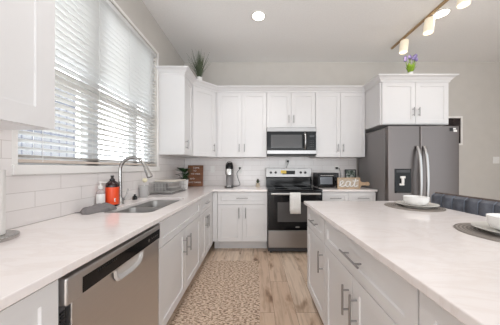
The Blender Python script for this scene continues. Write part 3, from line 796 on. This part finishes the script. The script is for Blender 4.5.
cb_ = B(); rbox(cb_, -.15, .11, -.14, .24, 0, .012, .03); tag(obj('cutting_board', cb_, 'board', bevel=.003, loc=(-1.06, 2.56, TOP+.1395)), 'cream chopping board resting flat on top of the dish rack', 'cutting board')

# potted leafy plant
def leaf(bm, base, tip, width, droop=.0, n=6):
    base, tip = Vector(base), Vector(tip); ax = tip-base; side = ax.cross(Vector((0, 0, 1)))
    side = side.normalized() if side.length > 1e-4 else Vector((1, 0, 0)); up = side.cross(ax).normalized()
    L, R_, C_ = [], [], []
    for i in range(n+1):
        t = i/n; wv = width*math.sin(PI*min(1, t*.92+.06))**.8; c = base+ax*t+Vector((0, 0, -droop*t*t))
        C_.append(bm.verts.new(c)); L.append(bm.verts.new(c+side*wv/2+up*wv*.12)); R_.append(bm.verts.new(c-side*wv/2+up*wv*.12))
    for i in range(n):
        bm.faces.new((L[i], C_[i], C_[i+1], L[i+1])); bm.faces.new((C_[i], R_[i], R_[i+1], C_[i+1]))
pp = thing('potted_plant', 'dark green leafy plant in a white pot behind the dish rack', 'plant', (-1.04, 2.96, TOP))
b = B(); lathe(b, [(.048, 0), (.05, .003), (.062, .135), (.058, .135), (.055, .12), (0, .12)], seg=32); obj('pot', b, 'white', pp, smooth=True)
b = B(); lathe(b, [(.0, .121), (.055, .121), (.05, .125), (0, .125)], seg=20); obj('soil', b, 'soil', pp)
b = B()
for k in range(48):
    a = random.uniform(0, 2*PI); r1 = random.uniform(.03, .10); z1 = random.uniform(.17, .335)-r1*.3
    c = (math.cos(a)*r1*.5, math.sin(a)*r1*.5, z1-.03)
    tube(b, [(0, 0, .12), c], .0015, 4)
    leaf(b, c, (math.cos(a)*(r1+.035), math.sin(a)*(r1+.035), z1+random.uniform(-.02, .02)), random.uniform(.045, .065), .012)
fo = obj('foliage', b, 'leaf', pp, smooth=True); fo.modifiers.new('t', 'SOLIDIFY').thickness = .0008

# brown sign with white lettering
def text_mesh(s, size, extrude, m, parent, loc, name='lettering', align='LEFT'):
    c = bpy.data.curves.new('t', 'FONT'); c.body = s; c.size = size; c.extrude = extrude; c.align_x = align
    o = bpy.data.objects.new('t', c); COL.objects.link(o)
    bpy.context.view_layer.update()
    me = bpy.data.meshes.new_from_object(o.evaluated_get(bpy.context.evaluated_depsgraph_get()))
    bpy.data.objects.remove(o); bpy.data.curves.remove(c)
    me.transform(Matrix.Translation(loc) @ Matrix.Rotation(PI/2, 4, 'X'))
    me.materials.clear(); me.materials.append(M[m]); ob_ = bpy.data.objects.new(name, me); COL.objects.link(ob_); ob_.parent = parent
    return ob_
sg = thing('wooden_sign', 'brown wooden sign with white lettering leaning in the worktop corner', 'sign', (-1.0, 3.36, TOP+.0015))
sg.rotation_euler = (-.17, 0, .08)
b = B(); box(b, (-.125, -.009, 0), (.125, .009, .35)); obj('sign_board', b, 'walnut', sg, bevel=.002)
for s, x, z in (('COME', -.04, .295), ('TO', -.035, .245), ('THE TABLE', -.075, .195), ('AND', -.085, .115), ('GIVE THANKS', -.10, .055)):
    text_mesh(s, .036 if len(s) < 8 else .031, .0006, 'white', sg, (x, -.0105, z))

# pod coffee machine
cm = thing('coffee_maker', 'slim grey pod coffee maker with black dome on the back worktop', 'coffee maker', (-.42, 3.27, TOP))
b = B(); rbox(b, -.065, .065, -.13, .1, 0, .018, .03); obj('base', b, 'blackm', cm, bevel=.003)
b = B(); rbox(b, -.05, .05, -.12, -.03, .0185, .026, .02); obj('drip_tray', b, 'chrome', cm)
b = B(); rbox(b, -.055, .055, -.03, .09, .018, .30, .03); obj('column', b, 'fside', cm, smooth=True)
b = B(); rbox(b, -.055, .055, -.125, -.031, .20, .285, .035); obj('brew_head', b, 'chrome', cm, smooth=True)
b = B(); rbox(b, -.04, .04, -.10, -.035, .027, .17, .03); obj('water_tank', b, 'fside', cm, smooth=True)
b = B(); lathe(b, [(.062, .286), (.064, .30), (.062, .34), (.05, .372), (.03, .388), (0, .393)], (0, -.02, 0), 28, sy=1.3); obj('dome', b, 'black', cm, smooth=True)
b = B(); tube(b, arc((0, -.02, .35), .055, 10, 170, 14), .006, 8); obj('handle', b, 'chrome', cm, smooth=True)
b = B(); box(b, (-.028, -.128, .235), (.028, -.1255, .29)); obj('front_plate', b, 'plastic', cm, bevel=.002)

# outlets with plugs
def outlet(x, z, label, plug=None):
    e = thing('outlet', label, 'outlet', (x, YB-.0125, z), 0, 'wall outlets above the back worktop')
    b = B(); box(b, (-.036, -.005, -.058), (.036, 0, .058)); obj('plate', b, 'plastic', e, bevel=.003)
    b = B()
    for dz in (-.024, .024): box(b, (-.016, -.0065, dz-.014), (.016, -.005, dz+.014))
    obj('socket', b, 'plastic', e, bevel=.001)
    return e
outlet(-.275, 1.165, 'white outlet holding the black plug beside the coffee maker')
outlet(.535, 1.285, 'white outlet above the middle of the stove panel')
outlet(1.385, 1.17, 'white outlet above the eat sign')
outlet(-.74, 1.17, 'white empty outlet between brown sign and coffee maker')
def cord(x, z, pts, label, r=.0035):
    e = thing('power_cord', label, 'cord', (x, YB-.0195, z), 0, 'appliance power cords')
    b = B(); box(b, (-.016, -.032, -.018), (.016, 0, .014)); obj('plug', b, 'blackm', e, bevel=.004)
    b = B(); tube(b, pts, r, 8); o = obj('cable', b, 'dark', e, smooth=True); return e
def smooth_path(P, n=6):
    P = [Vector(p) for p in P]; out = []
    for i in range(len(P)-1):
        p0, p1, p2, p3 = P[max(i-1, 0)], P[i], P[i+1], P[min(i+2, len(P)-1)]
        for k in range(n):
            t = k/n; out.append(.5*((2*p1)+(-p0+p2)*t+(2*p0-5*p1+4*p2-p3)*t*t+(-p0+3*p1-3*p2+p3)*t**3))
    out.append(P[-1]); return out
cord(-.275, 1.19, smooth_path([(0, -.033, -.004), (-.005, -.06, -.03), (-.045, -.06, -.09), (-.015, -.08, -.2), (.01, -.10, -.27), (-.03, -.12, -.297), (-.085, -.12, -.296)]), 'black cord hanging in a loop beside the coffee maker', .0045)
cord(.54, 1.305, smooth_path([(0, -.033, -.004), (0, -.045, -.03), (-.02, -.03, -.09), (-.03, -.02, -.16)]), 'black plug and short cord above the stove')
cord(1.37, 1.19, smooth_path([(0, -.033, 0), (.03, -.045, -.01), (.045, -.05, -.08), (.04, -.06, -.18), (.0, -.08, -.28), (-.04, -.09, -.29)]), 'black cord behind the toaster oven beside the eat sign')

# succulent
su = thing('succulent', 'tiny green succulent in a beige pot left of the stove', 'plant', (.03, 3.26, TOP))
b = B(); rbox(b, -.03, .03, -.03, .03, 0, .062, .006); obj('pot', b, 'beige', su, bevel=.002)
b = B()
for k in range(22):
    a = k*2.4; r1 = .008+.03*(k/22); leaf(b, (0, 0, .058), (math.cos(a)*r1, math.sin(a)*r1, .135-.045*(k/22)), .014, 0, 4)
fo = obj('foliage', b, 'grass', su, smooth=True); fo.modifiers.new('t', 'SOLIDIFY').thickness = .002

# toaster oven
to = thing('toaster_oven', 'black toaster oven between the stove and the eat sign', 'toaster oven', (.945, 3.14, TOP))
b = B(); box(b, (0, 0, .016), (.325, .27, .225)); obj('body', b, 'blackm', to, bevel=.012)
b = B(); box(b, (.012, -.012, .03), (.245, 0, .205)); td = obj('door', b, 'black', to, bevel=.004)
b = B(); box(b, (.035, -.0135, .055), (.222, -.0115, .165)); obj('door_glass', b, mat('toaster_glass', rgb(120, 124, 130), .1), td)
b = B(); tube(b, [(.03, -.035, .188), (.228, -.035, .188)], .006, 10)
for x in (.045, .213): tube(b, [(x, -.012, .188), (x, -.035, .188)], .004, 8)
obj('handle', b, 'chrome', td, smooth=True)
for z in (.06, .11, .16):
    b = B(); lathe(b, [(.015, 0), (.013, .016), (0, .017)], seg=18, T=Matrix.Translation((.285, 0, z+.01)) @ Matrix.Rotation(PI/2, 4, 'X')); obj('knob', b, 'dark', to, smooth=True)
for x in (.025, .30):
    for y in (.025, .245):
        b = B(); lathe(b, [(.012, 0), (.01, .0165)], (x, y, 0), 12); obj('foot', b, 'blackm', to)

# framed leafy print, paddle board, eat sign
pf = thing('small_picture_frame', 'small framed green and white print leaning on the tiles right', 'picture frame', (1.59, 3.425, TOP+.001))
pf.rotation_euler = (-.12, 0, 0)
b = B(); 
for a, c in (((-.09, -.008, 0), (-.075, .008, .28)), ((.075, -.008, 0), (.09, .008, .28)), ((-.075, -.008, 0), (.075, .008, .015)), ((-.075, -.008, .265), (.075, .008, .28))): box(b, a, c)
obj('frame', b, 'dark', pf)
b = B(); box(b, (-.075, -.002, .015), (.075, .004, .265)); obj('print', b, 'pic_green', pf)
pb = B()
pts = [(-.17, .01), (.10, .01), (.13, .03), (.15, .05), (.20, .055), (.225, .045), (.255, .05), (.27, .075), (.255, .10), (.225, .105), (.20, .095), (.15, .10), (.13, .12), (.10, .145), (-.17, .145)]
A = [pb.verts.new((x, -.009, z)) for x, z in pts]; C_ = [pb.verts.new((x, .009, z)) for x, z in pts]; pb.faces.new(A[::-1]); pb.faces.new(C_)
for i in range(len(pts)): pb.faces.new((A[i], A[(i+1) % len(pts)], C_[(i+1) % len(pts)], C_[i]))
o = obj('paddle_board', pb, 'lightwood', bevel=.004, loc=(1.43, 3.055, TOP-.008)); o.rotation_euler = (-.1, 0, 0)
tag(o, 'light wooden paddle chopping board lying sideways behind the eat sign', 'cutting board')
es = thing('eat_sign', 'wood framed sign with raised white script word eat', 'sign', (1.365, 3.02, TOP+.001))
b = B()
for a, c in (((-.165, -.012, 0), (-.152, .012, .16)), ((.152, -.012, 0), (.165, .012, .16)), ((-.152, -.012, 0), (.152, .012, .013)), ((-.152, -.012, .147), (.152, .012, .16))): box(b, a, c)
obj('frame', b, 'lightwood', es, bevel=.001)
b = B(); box(b, (-.152, .002, .013), (.152, .008, .147)); obj('back_panel', b, 'panelwood', es)
b = B()
def script(P, r=.0072): tube(b, [(x, -.008, z) for x, _, z in smooth_path([(x, 0, z) for x, z in P], 7)], r, 8)
script([(-.145, .045), (-.115, .06), (-.085, .09), (-.095, .113), (-.122, .1), (-.13, .06), (-.11, .032), (-.075, .038), (-.045, .06)])
script([(.02, .095), (-.01, .108), (-.04, .09), (-.045, .05), (-.025, .03), (0, .045), (.022, .1), (.018, .06), (.03, .032), (.06, .045), (.085, .09), (.10, .145)])
script([(.10, .145), (.088, .09), (.08, .045), (.095, .028), (.125, .045)])
script([(.055, .112), (.09, .108), (.14, .118)], .007)
obj('lettering', b, 'white', es, smooth=True)

# ------------------------------------------------------------------ island place settings
MX, MY = 1.225, 1.60
pm = B(); lathe(pm, [(0, 0), (.19, 0), (.192, .002), (.19, .004), (0, .004)], seg=64)
pmo = tag(obj('placemat', pm, 'mat', smooth=True, loc=(MX, MY, TOP+.0003)), 'round grey woven placemat at the far corner of the island', 'placemat', 'placemats on the island')
pl = B(); lathe(pl, [(0, .0), (.085, 0), (.09, .006), (.125, .017), (.136, .022), (.136, .025), (.125, .0225), (.088, .011), (0, .010)], seg=64)
plo = tag(obj('plate', pl, 'plate', smooth=True, loc=(MX+.02, MY-.01, TOP+.0045)), 'pale grey dinner plate on the far placemat', 'plate', 'dinner plates on the island')
bo = B(); lathe(bo, [(0, 0), (.045, 0), (.05, .004), (.072, .016), (.081, .036), (.083, .066), (.0795, .066), (.077, .036), (.066, .02), (.042, .009), (0, .008)], seg=56)
boo = tag(obj('bowl', bo, 'white', smooth=True, loc=(MX+.015, MY-.01, TOP+.0165)), 'white bowl standing on the far plate', 'bowl', 'bowls on the island')
for src, lab in ((pmo, 'round grey woven placemat at the right edge of the photo'), (plo, 'pale grey dinner plate on the placemat nearest the camera'), (boo, 'white bowl standing on the plate nearest the camera')):
    c = src.copy(); COL.objects.link(c); c.location.y -= .67; c.location.x -= .065 if src is pmo else .085; c['label'] = lab

# upholstered stool behind the island
ch = thing('counter_stool', 'slate blue channel-tufted leather stool at the far side of the island', 'stool', (1.42, 1.57, 0))
n = 6; hw = .29; cw = 2*hw/n
b = B(); segs = 8
def back_sec(z, thick_top=False):
    out = []
    for k in range(n):
        for i in range(segs):
            t = i/segs; out.append((.175-.016*math.sin(PI*t), hw-(k+t)*cw, z))
    out.append((.175, -hw, z)); return out
levels = [.60, .66, .80, .90, .945, .962]
rowsF = []
for z in levels:
    ins = .0 if z < .94 else (.008 if z < .95 else .03)
    rowsF.append([b.verts.new((x+ins, y*(1-.0), zz)) for x, y, zz in back_sec(z)])
for A, C_ in zip(rowsF, rowsF[1:]):
    for k in range(len(A)-1): b.faces.new((A[k], A[k+1], C_[k+1], C_[k]))
rb = [[b.verts.new((x_, v_.co.y, z_)) for v_ in rowsF[0]] for x_, z_ in ((.225, .962), (.235, .95), (.24, .60))]
seq = [rowsF[-1]]+rb+[rowsF[0]]
for A, C_ in zip(seq, seq[1:]):
    for k in range(len(A)-1): b.faces.new((A[k], A[k+1], C_[k+1], C_[k]))
for s in (0, -1):
    loop = [r[s] for r in rowsF]+[r[s] for r in rb]; b.faces.new(loop)
bk = obj('backrest', b, 'leather', ch, smooth=True)
b = B()
for k in range(n+1):
    y = hw-k*cw; tube(b, [(.173, y, .60), (.173, y, .90), (.176, y, .94), (.20, y, .963)], .0035, 6)
obj('seam', b, 'piping', bk, smooth=True)
b = B(); tube(b, [(.215, hw, .962), (.215, -hw, .962)], .012, 10); obj('back_rim', b, 'chairback', bk, smooth=True)
b = B(); rbox(b, -.22, .17, -.27, .27, .53, .62, .05); obj('seat', b, 'leather', ch, bevel=.015, smooth=True)
for sx in (-.19, .2):
    for sy in (-.24, .24):
        b = B(); tube(b, [(sx, sy, .535 if sx < 0 else .62), (sx*1.05, sy*1.05, 0)], [.018, .012], 10); obj('leg', b, 'blackm', ch, smooth=True)
b = B(); tube(b, [(-.198, -.246, .2), (-.198, .246, .2)], .009, 8); obj('footrest', b, 'blackm', ch, smooth=True)

# ------------------------------------------------------------------ ornaments on the cabinets
gp = thing('grass_plant', 'artificial grass plant in a small white pot on the corner cabinet', 'plant', (-.835, 3.03, UZ1+.056))
b = B(); lathe(b, [(.03, 0), (.034, .004), (.042, .11), (.038, .11), (.034, .09), (0, .09)], seg=24); obj('pot', b, 'white', gp, smooth=True)
b = B()
for k in range(85):
    a = random.uniform(0, 2*PI); sp = random.uniform(.01, .19); h = random.uniform(.24, .47)-sp*.5
    p0 = Vector((math.cos(a)*.015, math.sin(a)*.015, .09)); p3 = Vector((math.cos(a)*sp, math.sin(a)*sp, .09+h))
    mid = (p0+p3)/2+Vector((-math.cos(a)*sp*.12, -math.sin(a)*sp*.12, 0))
    q = [p0, mid, p3]; sd = Vector((-math.sin(a), math.cos(a), 0))
    L = [b.verts.new(c_+sd*w1) for c_, w1 in zip(q, (.003, .0045, .0006))]; R_ = [b.verts.new(c_-sd*w1) for c_, w1 in zip(q, (.003, .0045, .0006))]
    for i in range(2): b.faces.new((L[i], R_[i], R_[i+1], L[i+1]))
fo = obj('foliage', b, 'grass', gp); fo.modifiers.new('t', 'SOLIDIFY').thickness = .0012
tp = thing('tulip_vase', 'purple tulips with lime leaves in a white vase above the fridge', 'flowers', (2.155, 2.86, UZ1+.056))
b = B(); lathe(b, [(.032, 0), (.042, .01), (.045, .05), (.03, .09), (.034, .105), (.030, .105), (.026, .09), (0, .09)], seg=28); obj('vase', b, 'white', tp, smooth=True)
b = B(); heads = [(-.07, 0, .275), (-.035, -.03, .30), (.01, .02, .315), (.045, -.02, .31), (.08, .01, .335), (0, -.05, .27), (.05, -.04, .26), (-.05, .03, .32)]
for x, y, z in heads: tube(b, [(x*.15, y*.15, .09), (x*.7, y*.7, z*.65), (x, y, z-.01)], .003, 6)
for k in range(16):
    a = k*2.4; r1 = random.uniform(.04, .085); leaf(b, (math.cos(a)*.012, math.sin(a)*.012, .09), (math.cos(a)*r1, math.sin(a)*r1, random.uniform(.17, .25)), .035, .01)
fo = obj('foliage', b, 'lime', tp, smooth=True); fo.modifiers.new('t', 'SOLIDIFY').thickness = .001
for x, y, z in heads:
    b = B(); lathe(b, [(0, -.02), (.016, -.014), (.021, .005), (.017, .024), (.008, .032), (0, .026)], (x, y, z), 10); obj('flower', b, 'purple', tp, smooth=True)

# ------------------------------------------------------------------ picture and switch on the far wall
fm = thing('wall_picture', 'dark picture in a pale frame on the wall right of the fridge', 'picture', (3.22, YB, 1.58))
b = B()
for a, c in (((-.30, -.02, 0), (-.27, 0, .49)), ((.27, -.02, 0), (.30, 0, .49)), ((-.27, -.02, 0), (.27, 0, .03)), ((-.27, -.02, .46), (.27, 0, .49))): box(b, a, c)
obj('frame', b, 'trim', fm)
b = B(); box(b, (-.27, -.008, .03), (.27, 0, .46)); obj('print', b, 'pic_dark', fm)
sw = thing('light_switch', 'white double light switch on the wall at the right edge', 'light switch', (4.108, YB, 1.325))
b = B(); box(b, (-.058, -.006, -.058), (.058, 0, .058)); obj('plate', b, 'plastic', sw, bevel=.002)
for x in (-.026, .02):
    b = B(); box(b, (x-.014, -.01, -.032), (x+.014, -.006, .032)); obj('rocker', b, 'plastic', sw, bevel=.001)

# ------------------------------------------------------------------ rug
b = B(); NX, NY = 40, 60; rx0, rx1, ry0, ry1 = -.655, .03, .7, 2.62
def rugpt(i, j, z):
    x = rx0+(rx1-rx0)*i/NX; y = ry0+(ry1-ry0)*j/NY
    if i == NX: x += .006*math.sin(j*1.7)
    if j == NY: y += .008*math.sin(i*1.1)
    return b.verts.new((x, y, z+(.0012*math.sin(i*2.3+j*1.9) if z > .005 else 0)))
tp_ = [[rugpt(i, j, .0095 if 0 < i < NX and 0 < j < NY else .006) for j in range(NY+1)] for i in range(NX+1)]
for i in range(NX):
    for j in range(NY): b.faces.new((tp_[i][j], tp_[i+1][j], tp_[i+1][j+1], tp_[i][j+1]))
geo = bmesh.ops.extrude_face_region(b, geom=b.faces[:])
for v_ in [g for g in geo['geom'] if isinstance(g, bmesh.types.BMVert)]: v_.co.z = .0005
tag(obj('rug', b, 'rug', smooth=True), 'flecked beige woven runner rug on the floor before the left cabinets', 'rug')

# ------------------------------------------------------------------ ceiling lights
def downlight_or_fill(x, y, label, power):
    e = thing('ceiling_light', label, 'light', (x, y, ZC-.0005), 0, 'recessed ceiling lights')
    b = B(); lathe(b, [(.092, 0), (.092, -.004), (.078, -.009), (.07, -.006), (.07, 0)], seg=40); obj('trim_ring', b, 'plastic', e, smooth=True)
    b = B(); lathe(b, [(0, -.004), (.069, -.004), (.069, -.001), (0, -.001)], seg=32); obj('lens', b, 'led', e)
    l = bpy.data.lights.new('downlight_or_fill', 'AREA'); l.shape = 'DISK'; l.size = .13; l.spread = math.radians(105); l.energy = power; l.color = (1, .985, .975)
    o = bpy.data.objects.new('downlight_or_fill', l); COL.objects.link(o); o.location = (x, y, ZC-.012)
downlight_or_fill(.03, 2.44, 'round recessed ceiling light above the walkway', DOWNLIGHT_W*.4)
downlight_or_fill(2.17, 2.40, 'round recessed ceiling light beside the track light', DOWNLIGHT_W*.1)
for x, y, k in ((-.45, 1.1, 1.0), (2.17, .3, .6), (.03, -1.8, 1.5), (2.17, -1.8, 1)):  # added fill lamps out of view, without fixtures, to brighten fronts and floor
    l = bpy.data.lights.new('downlight_or_fill', 'AREA'); l.shape = 'DISK'; l.size = .13; l.spread = math.radians(160 if x < -.2 else 105); l.energy = DOWNLIGHT_W*k; l.color = (1, .985, .975)
    o = bpy.data.objects.new('downlight_or_fill', l); COL.objects.link(o); o.location = (x, y, ZC-.012)

TX = 2.045
tk = thing('track_light', 'bronze ceiling track carrying white glass shades at upper right', 'track light', (TX, 2.2, ZC))
b = B(); box(b, (-.015, -.9, -.022), (.015, .89, 0)); obj('track', b, 'brass', tk, bevel=.003)
for y in (2.82, 2.41, 2.0, 1.6):
    dy = y-2.2
    b = B(); tube(b, [(0, dy, -.02), (0, dy, -.055)], .008, 10); lathe(b, [(.014, -.052), (.016, -.062), (.016, -.066)], (0, dy, 0), 16); stm = obj('stem', b, 'brass', tk, smooth=True)
    T = Matrix.Translation((0, dy, -.055)) @ Matrix.Rotation(.12, 4, 'Y')
    b = B(); lathe(b, [(0, -.004), (.046, -.006), (.05, -.012), (.05, -.165), (.047, -.165), (.047, -.014), (0, -.01)], seg=32, T=T); obj('glass_shade', b, 'shade', tk, smooth=True)
    b = B(); lathe(b, [(0, -.03), (.02, -.045), (.027, -.08), (.02, -.105), (0, -.112)], seg=20, T=T); obj('bulb', b, 'bulb', tk, smooth=True)
    l = bpy.data.lights.new('spot', 'POINT'); l.energy = TRACK_W*.35; l.color = (1, .85, .66); l.shadow_soft_size = .03
    o = bpy.data.objects.new('track_bulb_light', l); COL.objects.link(o); o.location = (TX-.02, y, ZC-.26)
